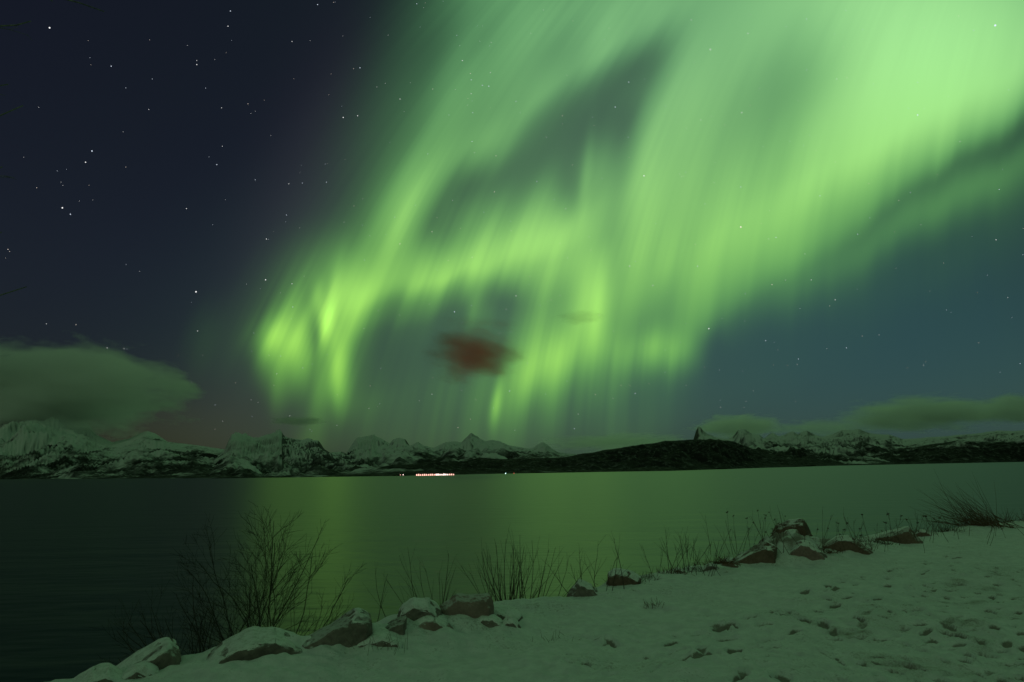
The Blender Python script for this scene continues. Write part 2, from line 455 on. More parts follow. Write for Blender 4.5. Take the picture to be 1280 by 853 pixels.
SH = [(-200, 1.6), (0, 1.9), (180, 3.5), (275, 5.0), (400, 5.6), (500, 6.0), (640, 5.4), (840, 5.2), (950, 3.4), (1046, 2.2), (1150, 1.7), (1280, 1.2), (1500, 1.2)]
MA = mountain_mat('snowy_fell', 1.08, 0.22, 0.0045)
MB_ = mountain_mat('craggy_fell', 0.62, 0.20, 0.006)
MC = mountain_mat('distant_fell', 0.72, 0.26, 0.004)
MD = mountain_mat('dark_headland', 0.25, 1.30, 0.014)
ME = mountain_mat('far_fell', 0.48, 0.26, 0.003)
mountain('mountain', [(-260, 560), (-160, 535), (-80, 522), (-20, 512), (30, 508), (62, 514), (85, 521), (107, 532), (116, 543), (137, 552), (155, 549), (168, 542), (180, 538), (190, 541), (207, 552), (237, 556), (277, 561), (300, 572), (330, 590)],
         SH, [(-260, 6500), (100, 6500), (180, 5600), (330, 4800)], 2500, MA, 1/900, 0.36, 3.0, jag=0.2)
mountain('mountain', [(255, 588), (270, 572), (279, 562), (283, 550), (287, 542.5), (295, 541), (304, 544), (315, 547), (325, 545), (335, 542), (342, 540), (347, 537), (351, 542), (354, 545), (360, 547), (375, 550), (386, 549), (396, 550), (401, 556), (405, 562), (412, 566), (425, 564), (440, 570), (460, 580), (480, 590)],
         SH, [(255, 3000), (350, 4200), (480, 3400)], 1500, MB_, 1/330, 0.40, 11.0)
mountain('mountain', [(395, 584), (415, 574), (432, 567), (436, 560), (439, 555), (445, 547.5), (453, 545.5), (462, 544), (466, 542.5), (470, 545), (477, 548), (482, 552), (486, 554), (491, 549), (497, 547), (506, 549), (512, 558), (517, 555), (522, 552), (529, 557), (542, 560), (550, 556), (557, 552), (566, 551), (577, 553), (583, 547), (589, 541.5), (595, 546), (600, 549), (607, 551), (616, 550), (625, 551), (635, 556), (650, 559), (665, 561), (673, 555), (680, 551.5), (686, 556), (690, 560), (697, 565), (712, 567), (740, 570), (780, 578)],
         SH, [(395, 4300), (470, 5600), (600, 5200), (780, 5000)], 2000, MC, 1/450, 0.36, 21.0)
mountain('mountain', [(455, 588), (490, 581), (520, 580), (545, 576), (570, 577), (600, 572), (630, 574), (660, 573), (700, 572), (720, 569), (740, 565.5), (760, 562), (780, 559), (800, 555.5), (830, 551.5), (850, 550), (880, 549), (892, 548.5), (905, 550), (919, 551.5), (930, 556), (943, 561), (960, 567), (977, 571), (1005, 574.5), (1046, 579), (1070, 580)],
         SH, [(455, 1500), (640, 1700), (850, 2000), (1070, 3300)], 700, MD, 1/150, 0.44, 31.0, concave=0.8)
mountain('mountain', [(845, 570), (862, 560), (869, 549), (872, 540), (876, 532), (879, 533.5), (881, 537), (888, 542), (897, 547), (910, 549), (919, 546), (926, 537.5), (930, 535.5), (934, 535), (943, 542), (952, 543), (957, 548), (965, 543.5), (970, 542), (977, 545), (984, 543), (990, 540), (995, 539), (1001, 543), (1006, 540), (1012, 538), (1022, 543), (1032, 545), (1046, 542), (1058, 536), (1066, 537), (1077, 536), (1091, 542), (1115, 543), (1132, 549), (1150, 547), (1184, 545), (1218, 542), (1252, 538), (1280, 537), (1340, 533), (1420, 536), (1500, 545)],
         SH, [(845, 8500), (1000, 8200), (1280, 7000), (1500, 6000)], 2500, ME, 1/700, 0.36, 41.0)
mountain('mountain', [(945, 579), (955, 568), (962, 560), (985, 563), (1010, 566), (1040, 570), (1065, 572), (1090, 568), (1115, 562), (1150, 558), (1180, 553), (1200, 550), (1230, 552), (1280, 549), (1350, 545), (1450, 555)],
         SH, [(945, 5200), (1100, 5600), (1450, 4600)], 1200, mountain_mat('wooded_fell', 0.40, 0.95, 0.005), 1/380, 0.40, 51.0, concave=0.9)

# ------------------------------------------------------------------ the snowy shoulder of the road, dropping to the shore
edge_px = [(100, 850), (220, 832), (300, 819), (400, 806), (470, 793), (540, 770), (600, 757), (660, 748), (720, 742), (770, 729), (810, 719), (860, 713), (920, 702), (1000, 691), (1080, 679), (1160, 665), (1280, 652), (1400, 640)]
EDGE = np.array([[-60, -40], [-20, -10], [-8.5, 1.2], [-5.2, 4.2]] + [list(at_z(*p)[:2]) for p in edge_px] + [[48, 47], [130, 110], [400, 320]])
def edge_dist(x, y):
    best = np.full(x.shape, 1e9); sgn = np.ones(x.shape)
    for (ax, ay), (bx, by) in zip(EDGE[:-1], EDGE[1:]):
        ex, ey = bx-ax, by-ay; q = np.clip(((x-ax)*ex+(y-ay)*ey)/(ex*ex+ey*ey), 0, 1)
        d = np.hypot(x-ax-q*ex, y-ay-q*ey); m = d < best
        best = np.where(m, d, best); sgn = np.where(m, np.where(ex*(y-ay)-ey*(x-ax) > 0, -1, 1), sgn)
    return best*sgn
# footprints: trails over the snow (bearings on the photograph), denser on the trodden strip to the right
rf = random.Random(5); PRINTS = []
def trail(pts, n, spread):
    pts = [at_z(*p) for p in pts]
    for k in range(n):
        f = k/(n-1)*(len(pts)-1); i = min(int(f), len(pts)-2); q = pts[i].lerp(pts[i+1], f-i)
        dr = pts[i+1]-pts[i]; a = math.atan2(dr.y, dr.x)
        side = 0.10 if k % 2 else -0.10
        PRINTS.append((q.x-math.sin(a)*side+rf.gauss(0, spread), q.y+math.cos(a)*side+rf.gauss(0, spread), a+rf.gauss(0, 0.25), rf.uniform(0.7, 1.1), 1.0))
trail([(1080, 722), (1010, 745), (985, 790), (870, 830)], 13, 0.10)
trail([(1110, 714), (1060, 745), (1030, 780), (930, 850)], 13, 0.12)
trail([(990, 762), (925, 780), (880, 800), (850, 830)], 9, 0.10)
for _ in range(900):
    px_ = rf.uniform(1040, 1330); py_ = 694+(rf.random()**0.8)*170
    if px_ < 1160-(py_-700)*0.55 and rf.random() < 0.75: continue
    q = at_z(px_, py_)
    if any((q.x-p_[0])**2+(q.y-p_[1])**2 < .036 for p_ in PRINTS): continue
    PRINTS.append((q.x, q.y, rf.choice([0.5, 0.9, 2.2])+rf.gauss(0, 0.5), rf.uniform(0.4, 0.95), rf.uniform(0.55, 1.0)))
for _ in range(70):
    q = at_z(rf.uniform(700, 1080), rf.uniform(712, 850)); PRINTS.append((q.x, q.y, rf.uniform(0, 3), rf.uniform(0.3, 0.8), rf.uniform(0.3, 0.8)))

MOUNDS = [(*at_z(957, 697)[:2], .24, .55), (*at_z(1000, 692)[:2], .22, .60), (*at_z(1052, 686)[:2], .10, .6),      # the earthy heap
          (*at_z(440, 812)[:2], .10, .5), (*at_z(330, 832)[:2], .08, .5), (*at_z(540, 790)[:2], .10, .45), (*at_z(620, 785)[:2], .06, .4)]
def ground_h(x, y, prints=True):
    x = np.asarray(x, float); y = np.asarray(y, float)
    s = edge_dist(x, y) + 0.22*pnoise(x*0.9, y*0.9) + 0.10*pnoise(x*2.7+5, y*2.7)
    r = np.hypot(x, y); near = 1/(1+(r/40)**2)
    h = near*(0.07*fbm(x*0.35, y*0.35, 3) + 0.035*fbm(x*1.6, y*1.6, 3)) + 0.014*near*fbm(x*6, y*6, 3) + 0.010*near*np.maximum(pnoise(x*11, y*11), -.1)
    h += 0.05*np.exp(-((s-0.35)/0.5)**2)*(0.6+pnoise(x*1.1+9, y*1.1))
    h -= 0.035*smoothstep(0.5, 1.6, s - 2.6 - 0.9*pnoise(x*0.25, y*0.25))*(x > 2)    # edge of the trodden strip
    d = np.maximum(-s, 0); h -= 0.85*(np.sqrt(d*d+0.25**2)-0.25)
    h += 0.12*fbm(x*1.3+3, y*1.3, 3)*smoothstep(0.2, 1.0, d)
    h = np.maximum(h, -8.0)
    for (mx, my, mh, mr) in MOUNDS:
        g_ = np.exp(-((x-mx)**2+(y-my)**2)/(2*mr*mr)); h = h + mh*g_*(1+0.5*pnoise(x*3.1, y*3.1)+0.25*pnoise(x*9, y*9))
    dirt_shade = np.zeros(x.shape)
    for (mx, my, mh, mr) in MOUNDS[:3]: dirt_shade = dirt_shade + 0.55*np.exp(-((x-mx)**2+(y-my)**2)/(2*(mr*1.1)**2))*(0.7+pnoise(x*4, y*4))
    dirt_shade = dirt_shade + 0.15*smoothstep(0.25, -0.5, s) + 0.30*smoothstep(0.4, -1.2, s)
    dirt_shade = dirt_shade + 0.42*smoothstep(2.2, 3.6, s)*(x > 3)*smoothstep(0.0, 0.6, pnoise(x*1.7, y*1.7)+0.3)*near
    dirt_shade = dirt_shade + 0.42*smoothstep(0.05, 0.45, pnoise(x*1.3+3, y*2.6+8)+0.4*pnoise(x*5, y*9))*smoothstep(1.5, 0.0, s)*near*(x > 1.2)
    dirt_shade = dirt_shade + 0.16*smoothstep(0.1, 0.5, fbm(x*1.4+8, y*2.0+1, 3))*near
    if prints:
        for (qx, qy, a, sz, dp) in PRINTS:
            m = (np.abs(x-qx) < 0.5) & (np.abs(y-qy) < 0.5)
            if not m.any(): continue
            lx = (x[m]-qx)*math.cos(a)+(y[m]-qy)*math.sin(a); ly = -(x[m]-qx)*math.sin(a)+(y[m]-qy)*math.cos(a)
            rr_ = np.sqrt((lx/(0.155*sz))**2+(ly/(0.062*sz))**2) + 0.35*pnoise(x[m]*14, y[m]*14)
            h[m] += dp*(-0.036*smoothstep(1.15, 0.55, rr_) + 0.016*np.exp(-((rr_-1.45)/0.3)**2))
            dirt_shade[m] = np.maximum(dirt_shade[m], dp*1.0*smoothstep(1.2, 0.6, rr_))  # dents darkened: exposed gravel, and their shade put into the colour
    return h, dirt_shade
cs = np.concatenate([-np.geomspace(30, 1.15, 26), np.linspace(-1.1, 1.1, 720), np.geomspace(1.15, 30, 26)])
ys = np.concatenate([-np.geomspace(150, 1, 22), np.linspace(-0.5, 2.3, 10), np.geomspace(2.5, 30, 640), np.geomspace(31, 500, 50)])
YY, CC = np.meshgrid(ys, cs, indexing='ij'); XX = CC*np.maximum(YY, 2.5)
hh, dd = ground_h(XX, YY)
r_, c_ = XX.shape; idx = np.arange(r_*c_).reshape(r_, c_)
GF = np.stack([idx[:-1, :-1], idx[:-1, 1:], idx[1:, 1:], idx[1:, :-1]], -1).reshape(-1, 4)
go = mesh_obj('snowy_ground', np.stack([XX, YY, hh], -1).reshape(-1, 3), GF, M_snow)
at_ = go.data.attributes.new('dirt_shade', 'FLOAT', 'POINT'); at_.data.foreach_set('value', dd.ravel().astype(np.float32))
tag(go, kind='structure')
def gz(x, y): return float(ground_h(np.array([x]), np.array([y]), False)[0][0])
def ground_at(px, py):
    """point of the ground seen in that bearing"""
    d = ray(px, py); t = 2.0; q = EYE+d*t
    ts = np.arange(2.0, 60.0, 0.02); gx = EYE.x+d.x*ts; gy = EYE.y+d.y*ts
    dz_ = EYE.z+d.z*ts-ground_h(gx, gy, False)[0]
    k = np.argmax(dz_ <= 0) if (dz_ <= 0).any() else np.argmin(dz_[:500])
    return Vector((gx[k], gy[k], EYE.z+d.z*ts[k]))
#---OBJECTS---
# ------------------------------------------------------------------ rocks of the rip-rap
def make_rock(name, label, px0, px1, py0, py1, mat, outline=None, depth=0.8, cap=0.0, capmin=0.45, seed=1, sink=0.12, group='snow-dusted rocks along the bank', base=None, subd=3):
    """a boulder filling the bearing box px0..px1, py0..py1; outline: (x 0..1, z 0..1) points of its front view"""
    rr_ = random.Random(seed)
    q = base or ground_at((px0+px1)/2, py1)
    dist = math.hypot(q.x, q.y); Wd = (px1-px0)/F_PX*dist*0.97; Hd = (py1-py0)/F_PX*dist*0.84
    dirx = Vector((q.y, -q.x, 0)).normalized(); fwd = Vector((q.x, q.y, 0)).normalized()
    outline = outline or [(0, .15), (.12, .7), (.4, 1), (.75, .9), (1, .35), (.95, 0), (.05, 0)]
    D = Wd*depth
    pts = []
    for (ox, oz) in outline:
        for f, k in ((0.0, 0.86), (0.35, 1.0), (0.75, 0.97), (1.0, 0.7)):
            x = (ox-.5)*k*Wd; z = oz*Hd*(1 if k > .9 else .82) ; pts.append((x+rr_.uniform(-.03, .03)*Wd, f*D+rr_.uniform(-.05, .05)*D, z))
        pts.append(((ox-.5)*1.04*Wd, .35*D, -sink-.25*Hd)); pts.append(((ox-.5)*.8*Wd, -.03*D, -sink-.25*Hd))
    bm = bmesh.new()
    for p_ in pts: bm.verts.new(p_)
    r_ = bmesh.ops.convex_hull(bm, input=bm.verts)
    bmesh.ops.delete(bm, geom=[v_ for v_ in bm.verts if not v_.link_faces], context='VERTS')
    bmesh.ops.dissolve_limit(bm, angle_limit=0.2, verts=bm.verts, edges=bm.edges)
    bmesh.ops.bevel(bm, geom=bm.edges[:], offset=min(Wd, Hd)*0.055, segments=2, profile=0.6, affect='EDGES', clamp_overlap=True)
    bmesh.ops.triangulate(bm, faces=bm.faces)
    for _ in range(subd):
        long_ = [e for e in bm.edges if e.calc_length() > max(0.018, Wd*0.035)]
        if long_: bmesh.ops.subdivide_edges(bm, edges=long_, cuts=1, use_grid_fill=False)
        bmesh.ops.triangulate(bm, faces=bm.faces)
    bm.normal_update()
    off = Vector((seed*3.1, seed*1.7, 0)); sc_ = 2.2/max(Wd, .2)
    for v_ in bm.verts:
        n_ = mnoise.fractal(v_.co*sc_+off, 1.0, 2.0, 5)*0.055*min(Wd, Hd*2) + mnoise.noise(v_.co*sc_*7+off)*0.010*min(Wd, 1)
        v_.co += v_.normal*n_
    bm.normal_update()
    M = Matrix(((dirx.x, fwd.x, 0), (dirx.y, fwd.y, 0), (0, 0, 1))).to_4x4()
    root = thing(name, label, 'rock', q-Vector((0, 0, 0.03+0.16*Hd)), group)
    for v_ in bm.verts: v_.co = M @ v_.co
    bm.normal_update()
    if cap > 0:
        cb = bm.copy(); cb.faces.ensure_lookup_table()
        kill = [f for f in cb.faces if f.normal.z + 0.35*mnoise.noise(f.calc_center_median()*(3.5/max(Wd, .3))+off) < capmin]
        bmesh.ops.delete(cb, geom=kill, context='FACES')
        seen, best = set(), []
        for f0 in cb.faces:                            # keep the one largest sheet of snow
            if f0 in seen: continue
            isl, todo = [], [f0]; seen.add(f0)
            while todo:
                f = todo.pop(); isl.append(f)
                for e in f.edges:
                    for g in e.link_faces:
                        if g not in seen: seen.add(g); todo.append(g)
            if len(isl) > len(best): best = isl
        keep_ = set(best); bmesh.ops.delete(cb, geom=[f for f in cb.faces if f not in keep_], context='FACES')
        for v_ in cb.verts:
            rim = any(e.is_boundary for e in v_.link_edges)
            v_.co.z += -0.012 if rim else cap*0.75*(0.6+0.8*mnoise.noise(v_.co*6+off))
        for _ in range(2): bmesh.ops.smooth_vert(cb, verts=[v_ for v_ in cb.verts if not any(e.is_boundary for e in v_.link_edges)], factor=0.5, use_axis_x=True, use_axis_y=True, use_axis_z=True)
        if cb.faces: bm_obj('snow_cap', cb, M_cap, root, True)
        else: cb.free()
    bm_obj('stone', bm, mat, root, False)
    return root

SLAB_R = [(0, .02), (.25, .38), (.7, .93), (.85, 1), (.97, .7), (1, .3), (.9, 0), (.1, 0)]
DOME = [(0, .1), (.15, .55), (.42, .97), (.65, .95), (.88, .55), (1, .15), (.95, 0), (.05, 0)]
WEDGE = [(0, .1), (.05, .3), (.55, .85), (.78, 1), (.97, .85), (1, .3), (.96, 0), (.04, 0)]
BLOCK = [(0, .5), (.08, .75), (.35, 1), (.7, .92), (1, .55), (.98, .1), (.9, 0), (.1, 0)]
QUAD = [(0, .15), (.03, .5), (.33, .95), (.6, .97), (.95, .9), (1, .55), (.9, 0), (.05, 0)]
make_rock('rock', 'tilted snow-topped slab farthest left, its high end pointing right', 140, 217, 805, 842, M_grey, SLAB_R, 0.9, 0.025, 0.66, 1)
make_rock('rock', 'small rounded stone buried in snow against the tilted left slab', 148, 196, 829, 850, M_grey, DOME, 0.9, 0.035, 0.25, 2)
make_rock('rock', 'flat snow-buried stone at the very bottom left corner of the bank', 92, 150, 838, 858, M_grey, DOME, 0.8, 0.035, 0.25, 3)
make_rock('rock', 'long low dome-shaped boulder with snow on its back below the big bare bush', 266, 382, 788, 822, M_grey, DOME, 0.75, 0.025, 0.72, 4)
make_rock('rock', 'small stone tucked under the front of the long dome boulder', 296, 318, 806, 820, M_grey, DOME, 1.0, 0.02, 0.4, 5)
make_rock('rock', 'large dark angular boulder with a snow streak on its crest, right of the bare bush', 374, 463, 761, 806, M_grey, WEDGE, 0.75, 0.02, 0.82, 6)
make_rock('rock', 'low stone smothered in snow at the right foot of the large dark boulder', 437, 504, 789, 808, M_grey, DOME, 0.8, 0.035, 0.2, 7)
make_rock('rock', 'dark flat slab leaning between the large dark boulder and the snow-topped round one', 464, 510, 765, 794, M_grey, [(0, .1), (.6, .8), (.95, 1), (1, .4), (.9, 0), (.1, 0)], 0.7, 0.0, 0.5, 8)
make_rock('rock', 'blunt round boulder with a thick white top, left of the reddish block', 498, 551, 743, 780, M_grey, BLOCK, 0.9, 0.035, 0.5, 9)
make_rock('rock', 'smooth reddish grey block with a flat pale face beside the dense willow clump', 548, 616, 735, 768, M_red, QUAD, 0.6, 0.0, 0.9, 10)
make_rock('rock', 'low pinkish stone half drowned in snow in front of the white-topped boulder', 504, 566, 762, 790, M_red, DOME, 0.9, 0.02, 0.6, 11)
make_rock('rock', 'snow-coated boulder with a dark left end in front of the willow clump', 592, 652, 750, 776, M_grey, [(0, .4), (.06, .9), (.2, 1), (.7, .72), (1, .35), (.95, 0), (.05, 0)], 0.7, 0.03, 0.42, 12)
make_rock('rock', 'sausage-shaped snowy stone lying lowest of the three by the willow clump', 584, 632, 765, 783, M_grey, DOME, 0.8, 0.03, 0.35, 13)
make_rock('rock', 'small round snowy stone at the right end of the three by the willow clump', 624, 651, 769, 784, M_grey, DOME, 1.0, 0.03, 0.35, 14)
make_rock('rock', 'pointed wedge rock with a white right slope, alone on the crest mid-picture', 708, 753, 721, 746, M_grey, [(0, .1), (.12, .55), (.3, .95), (.4, 1), (.75, .75), (1, .2), (.95, 0), (.03, 0)], 0.8, 0.025, 0.6, 15)
make_rock('rock', 'rock with a rust-red left face and snowy back, right of the pointed wedge', 760, 800, 706, 732, M_brown, [(0, .2), (.02, .8), (.25, 1), (.65, .9), (1, .55), (.98, 0), (.05, 0)], 0.8, 0.025, 0.6, 16)
# the jumbled heap further along
HG = 'brown rocks in the heap by the bank'
make_rock('rock', 'dark brown stone crowning the heap', 964, 1014, 644, 676, M_brown, [(0, .3), (.2, .75), (.5, 1), (.8, .95), (1, .3), (.9, 0), (.1, 0)], 0.8, 0.012, 0.85, 17, group=HG, base=at_y(989, 675, 14.9))
make_rock('rock', 'brown rock forming the left foot of the heap', 918, 970, 672, 704, M_brown, WEDGE, 0.8, 0.014, 0.75, 18, group=HG)
make_rock('rock', 'ledge-like brown rock in the middle of the heap', 932, 996, 656, 692, M_red, SLAB_R, 0.8, 0.014, 0.75, 19, group=HG, base=at_y(972, 692, 14.4))
make_rock('rock', 'snow-dusted rock on the right side of the heap', 984, 1030, 672, 697, M_red, DOME, 0.8, 0.02, 0.5, 20, group=HG)
make_rock('rock', 'long brown rock lying low just right of the heap', 1027, 1084, 666, 688, M_brown, DOME, 0.6, 0.012, 0.8, 21, group='low brown rocks right of the heap')
make_rock('rock', 'brown rock with a pointed top under the seed-headed weeds', 1086, 1146, 654, 678, M_brown, [(0, .3), (.2, .55), (.6, .6), (.78, 1), (1, .2), (.95, 0), (.05, 0)], 0.6, 0.012, 0.8, 22, group='low brown rocks right of the heap')
for k_, (a_, b_, c_, d_, lab) in enumerate([
    (876, 900, 701, 713, 'small dark stone on the crest left of the brown heap'), (896, 926, 695, 709, 'flattish dark stone touching the left foot of the brown heap'),
    (1012, 1034, 684, 696, 'little stone in the snow below the gap right of the heap'), (1140, 1166, 660, 671, 'snowy stone just right of the pointed brown rock'),
    (838, 858, 707, 716, 'low dark stone at the base of the twiggy shrub'), (1066, 1090, 676, 687, 'little stone between the two low brown rocks')]):
    make_rock('rock', lab, a_, b_, c_, d_, M_brown if k_ % 2 else M_grey, DOME, 0.9, 0.012, 0.6, 30+k_, sink=0.05, group='small stones along the crest', subd=2)

# ------------------------------------------------------------------ bare shrubs, weeds, grass
def tube(V, Fc, pts, r0_, r1_, sides=5):
    base = len(V); n = len(pts)
    for i, p_ in enumerate(pts):
        t_ = (pts[min(i+1, n-1)]-pts[max(i-1, 0)]); t_ = t_.normalized() if t_.length > 1e-9 else Vector((0, 0, 1))
        a = t_.cross(Vector((0.31, 0.93, 0.17))).normalized(); b_ = t_.cross(a)
        r = r0_+(r1_-r0_)*i/(n-1)
        for k in range(sides):
            w = 2*math.pi*k/sides; V.append(tuple(p_+(a*math.cos(w)+b_*math.sin(w))*r))
    for i in range(n-1):
        for k in range(sides):
            k2 = (k+1) % sides
            Fc.append((base+i*sides+k, base+i*sides+k2, base+(i+1)*sides+k2, base+(i+1)*sides+k))
    Fc.append(tuple(base+(n-1)*sides+k for k in range(sides)))
def wander(rg_, start, d, length, seg, curl, lift):
    pts = [start.copy()]; d = d.normalized()
    for i in range(seg):
        d = (d + Vector((rg_.gauss(0, curl), rg_.gauss(0, curl), rg_.gauss(0, curl)+lift))).normalized()
        pts.append(pts[-1]+d*(length/seg))
    return pts
def branch(rg_, V, Fc, start, d, length, r, level, curl, lift, kids, spread, buds=0.0):
    seg = max(4, int(length/0.07)) if length < 0.9 else 12
    pts = wander(rg_, start, d, length, seg, curl, lift)
    tube(V, Fc, pts, r, max(r*0.35, 0.0011), 5 if r > .004 else 4)
    if buds and level == 0:
        e = pts[-1]
        for _ in range(rg_.randint(0, 2)): pass
    if level <= 0: return pts
    for k in range(kids[level-1]):
        f = rg_.uniform(0.25, 0.97); i = min(int(f*seg), seg-1); q = pts[i].lerp(pts[i+1], f*seg-i)
        pd = (pts[i+1]-pts[i]).normalized()
        ax = Vector((rg_.gauss(0, 1), rg_.gauss(0, 1), rg_.gauss(0, .5))); ax = (ax-pd*ax.dot(pd)).normalized()
        branch(rg_, V, Fc, q, pd+ax*rg_.uniform(.5, 1.0)*spread, length*(1-f*0.55)*rg_.uniform(.35, .65), max(r*(1-f*.6)*0.55, .0016), level-1, curl, lift, kids, spread, buds)
    return pts
def shrub(name, label, px, py, stems, seed, mat, level=2, curl=.09, lift=.03, kids=(4, 5), spread=.9, base=None, jitter=.15, group=None, cat='shrub', r=.008, extra=None):
    """stems: (lean to the right in degrees, lean away in degrees, length in photo pixels)"""
    rg_ = random.Random(seed); q = base or ground_at(px, py); dist = math.hypot(q.x, q.y)
    dirx = Vector((q.y, -q.x, 0)).normalized(); fwd = Vector((q.x, q.y, 0)).normalized()
    root = thing(name, label, cat, q, group)
    for (lr, lf, ln) in stems:
        L_ = ln/F_PX*dist; a = math.radians(lr); f_ = math.radians(lf)
        d = dirx*math.sin(a) + fwd*math.sin(f_) + Vector((0, 0, math.cos(a)*math.cos(f_)))
        V, Fc = [], []
        st = dirx*rg_.gauss(0, jitter)+fwd*rg_.gauss(0, jitter*.25); st.z = -0.06
        pts = branch(rg_, V, Fc, st, d, L_, r*rg_.uniform(.8, 1.2)*(L_/1.2)**.5, level, curl, lift, kids, spread)
        o = mesh_obj('stem', V, Fc, mat, root)
        if extra: extra(rg_, o, pts)
    return root
rs_ = random.Random(11)
# the big bare bush left of the rocks (it grows on the slope below the crest)
bb_ = at_y(330, 800, 7.6); bb_.z = gz(bb_.x, bb_.y)
drop = (EYE.z-bb_.z)/math.hypot(bb_.x, bb_.y)*F_PX
st_ = [(-4, 4, 190), (3, 2, 195), (9, 0, 185), (18, 5, 190), (26, -4, 175), (34, 2, 165), (44, 3, 150), (52, 0, 130), (-12, 0, 180), (-20, 5, 165), (-30, -3, 150), (-38, 2, 150), (0, 14, 175), (13, 10, 180), (-9, -8, 165), (-46, 4, 130)]
shrub('bare_shrub', 'large leafless bush with a wide fan of fine twigs against the green reflection', 330, 800, [(a, b_, c*.96) for a, b_, c in st_], 3, M_bark, 2, .12, .035, (6, 10), .9, base=bb_, jitter=.10, r=.0068)
bb2 = at_y(262, 812, 7.9); bb2.z = gz(bb2.x, bb2.y)
shrub('bare_shrub', 'dim leafless bush lost in the dark water left of the large bush', 250, 812, [(rs_.uniform(-52, 28), rs_.uniform(-12, 15), rs_.uniform(105, 165)) for _ in range(16)], 4, M_bark, 2, .08, .03, (4, 7), .9, base=bb2, jitter=.2, r=.008)
def down(px, py, y):
    b_ = at_y(px, py, y); b_.z = gz(b_.x, b_.y); return b_
shrub('young_shrub', 'sparse shoots rising behind the white-topped boulder and reddish block', 530, 760, [(-32, 0, 90), (-22, 3, 105), (-16, -2, 110), (-12, 2, 95), (-5, 0, 85), (2, 4, 80), (8, 0, 85), (10, 3, 100), (18, 2, 80), (-40, 0, 90), (22, -2, 70)], 5, M_twig, 1, .045, .02, (3,), .45, base=down(532, 766, 9.6), jitter=.28, r=.006)
shrub('willow_clump', 'dense clump of upright wands fanning from one base beside the reddish block', 640, 748, [(rs_.gauss(0, 17), rs_.uniform(-14, 14), rs_.uniform(45, 96)) for _ in range(46)]+[(2, 0, 102), (-3, 2, 98), (8, 0, 96), (-10, 0, 92)], 6, M_twig, 1, .035, .018, (2,), .4, base=down(640, 750, 10.0), jitter=.16, r=.0065, group=None)
shrub('young_shrub', 'forked twigs around the pointed wedge rock', 735, 735, [(-28, 0, 40), (-18, 2, 45), (-8, 0, 40), (4, 2, 50), (9, 0, 62), (-3, 0, 68), (14, 0, 45), (-38, 0, 45), (22, 0, 66), (18, 2, 52)], 7, M_twig, 1, .07, .03, (4,), .7, base=ground_at(735, 741), jitter=.30, r=.0065)
shrub('young_shrub', 'twiggy rounded shrub midway along the crest', 852, 713, [(rs_.uniform(-34, 36), rs_.uniform(-12, 12), rs_.uniform(32, 54)) for _ in range(22)], 8, M_twig, 1, .07, .03, (4,), .7, base=ground_at(852, 716), jitter=.30, r=.006)
# dry weeds with seed heads
def seed_head(rg_, o, pts):
    if rg_.random() < .4: return
    V, Fc = [], []
    e = pts[-1]; w = rg_.uniform(.007, .014)
    for _ in range(14):
        c = e+Vector((rg_.gauss(0, w), rg_.gauss(0, w), rg_.gauss(0, w*.7))); s_ = rg_.uniform(.003, .006)
        tube(V, Fc, [e, e.lerp(c, .6), c], .0012, s_, 4)
    mesh_obj('seed_head', V, Fc, M_dry, o)
shrub('dry_weed', 'dry weeds with seed heads standing on the left flank of the brown heap', 945, 680, [(rs_.uniform(-36, 30), rs_.uniform(-10, 10), rs_.uniform(30, 52)) for _ in range(24)], 9, M_dry, 1, .05, .02, (2,), .5, base=ground_at(945, 690), jitter=.42, r=.0055, cat='weeds', extra=seed_head)
shrub('dry_weed', 'low seed-headed weeds in the gap right of the brown heap', 1045, 670, [(rs_.uniform(-35, 35), rs_.uniform(-10, 10), rs_.uniform(14, 32)) for _ in range(26)], 10, M_dry, 1, .06, .02, (2,), .5, base=ground_at(1045, 683), jitter=.62, r=.0055, cat='weeds', extra=seed_head)
shrub('dry_weed', 'row of bobbled weeds behind the pointed brown rock', 1112, 660, [(rs_.uniform(-30, 30), rs_.uniform(-10, 10), rs_.uniform(18, 30)) for _ in range(24)], 12, M_dry, 1, .06, .02, (2,), .5, base=ground_at(1112, 671), jitter=.62, r=.0055, cat='weeds', extra=seed_head)
shrub('dry_weed', 'thin scatter of weeds between the pointed brown rock and the windswept grass', 1168, 660, [(rs_.uniform(-30, 30), rs_.uniform(-10, 10), rs_.uniform(8, 26)) for _ in range(15)], 14, M_dry, 1, .06, .02, (2,), .5, base=ground_at(1168, 664), jitter=.6, r=.005, cat='weeds', extra=seed_head)
def tuft(label, px, py, n, lean, spread, ln, seed, mat, jitter, base=None, r=.004):
    rg_ = random.Random(seed); q = base or ground_at(px, py); dist = math.hypot(q.x, q.y)
    dirx = Vector((q.y, -q.x, 0)).normalized(); fwd = Vector((q.x, q.y, 0)).normalized()
    V, Fc = [], []
    for _ in range(n):
        a = math.radians(rg_.gauss(lean, spread)); f_ = math.radians(rg_.gauss(0, 18)); L_ = ln*rg_.uniform(.45, 1)/F_PX*dist
        d = dirx*math.sin(a)+fwd*math.sin(f_)+Vector((0, 0, max(.15, math.cos(a))))
        st = dirx*rg_.gauss(0, jitter)+fwd*rg_.gauss(0, jitter*.6); st.z = -.03
        tube(V, Fc, wander(rg_, st, d, L_, 6, .05, -.03), r, .001, 4)
    o = mesh_obj('grass_tuft', V, Fc, mat); o.location = q
    return tag(o, label, 'grass tuft')
tuft('big reddish tuft of windswept grass leaning left at the far right', 1232, 656, 140, -48, 22, 62, 21, M_grass, .34, base=ground_at(1236, 657), r=.0055)
tuft('reddish grass low at the right end of the windswept tuft', 1262, 652, 60, 10, 35, 18, 22, M_grass, .30, base=ground_at(1266, 653), r=.0055)
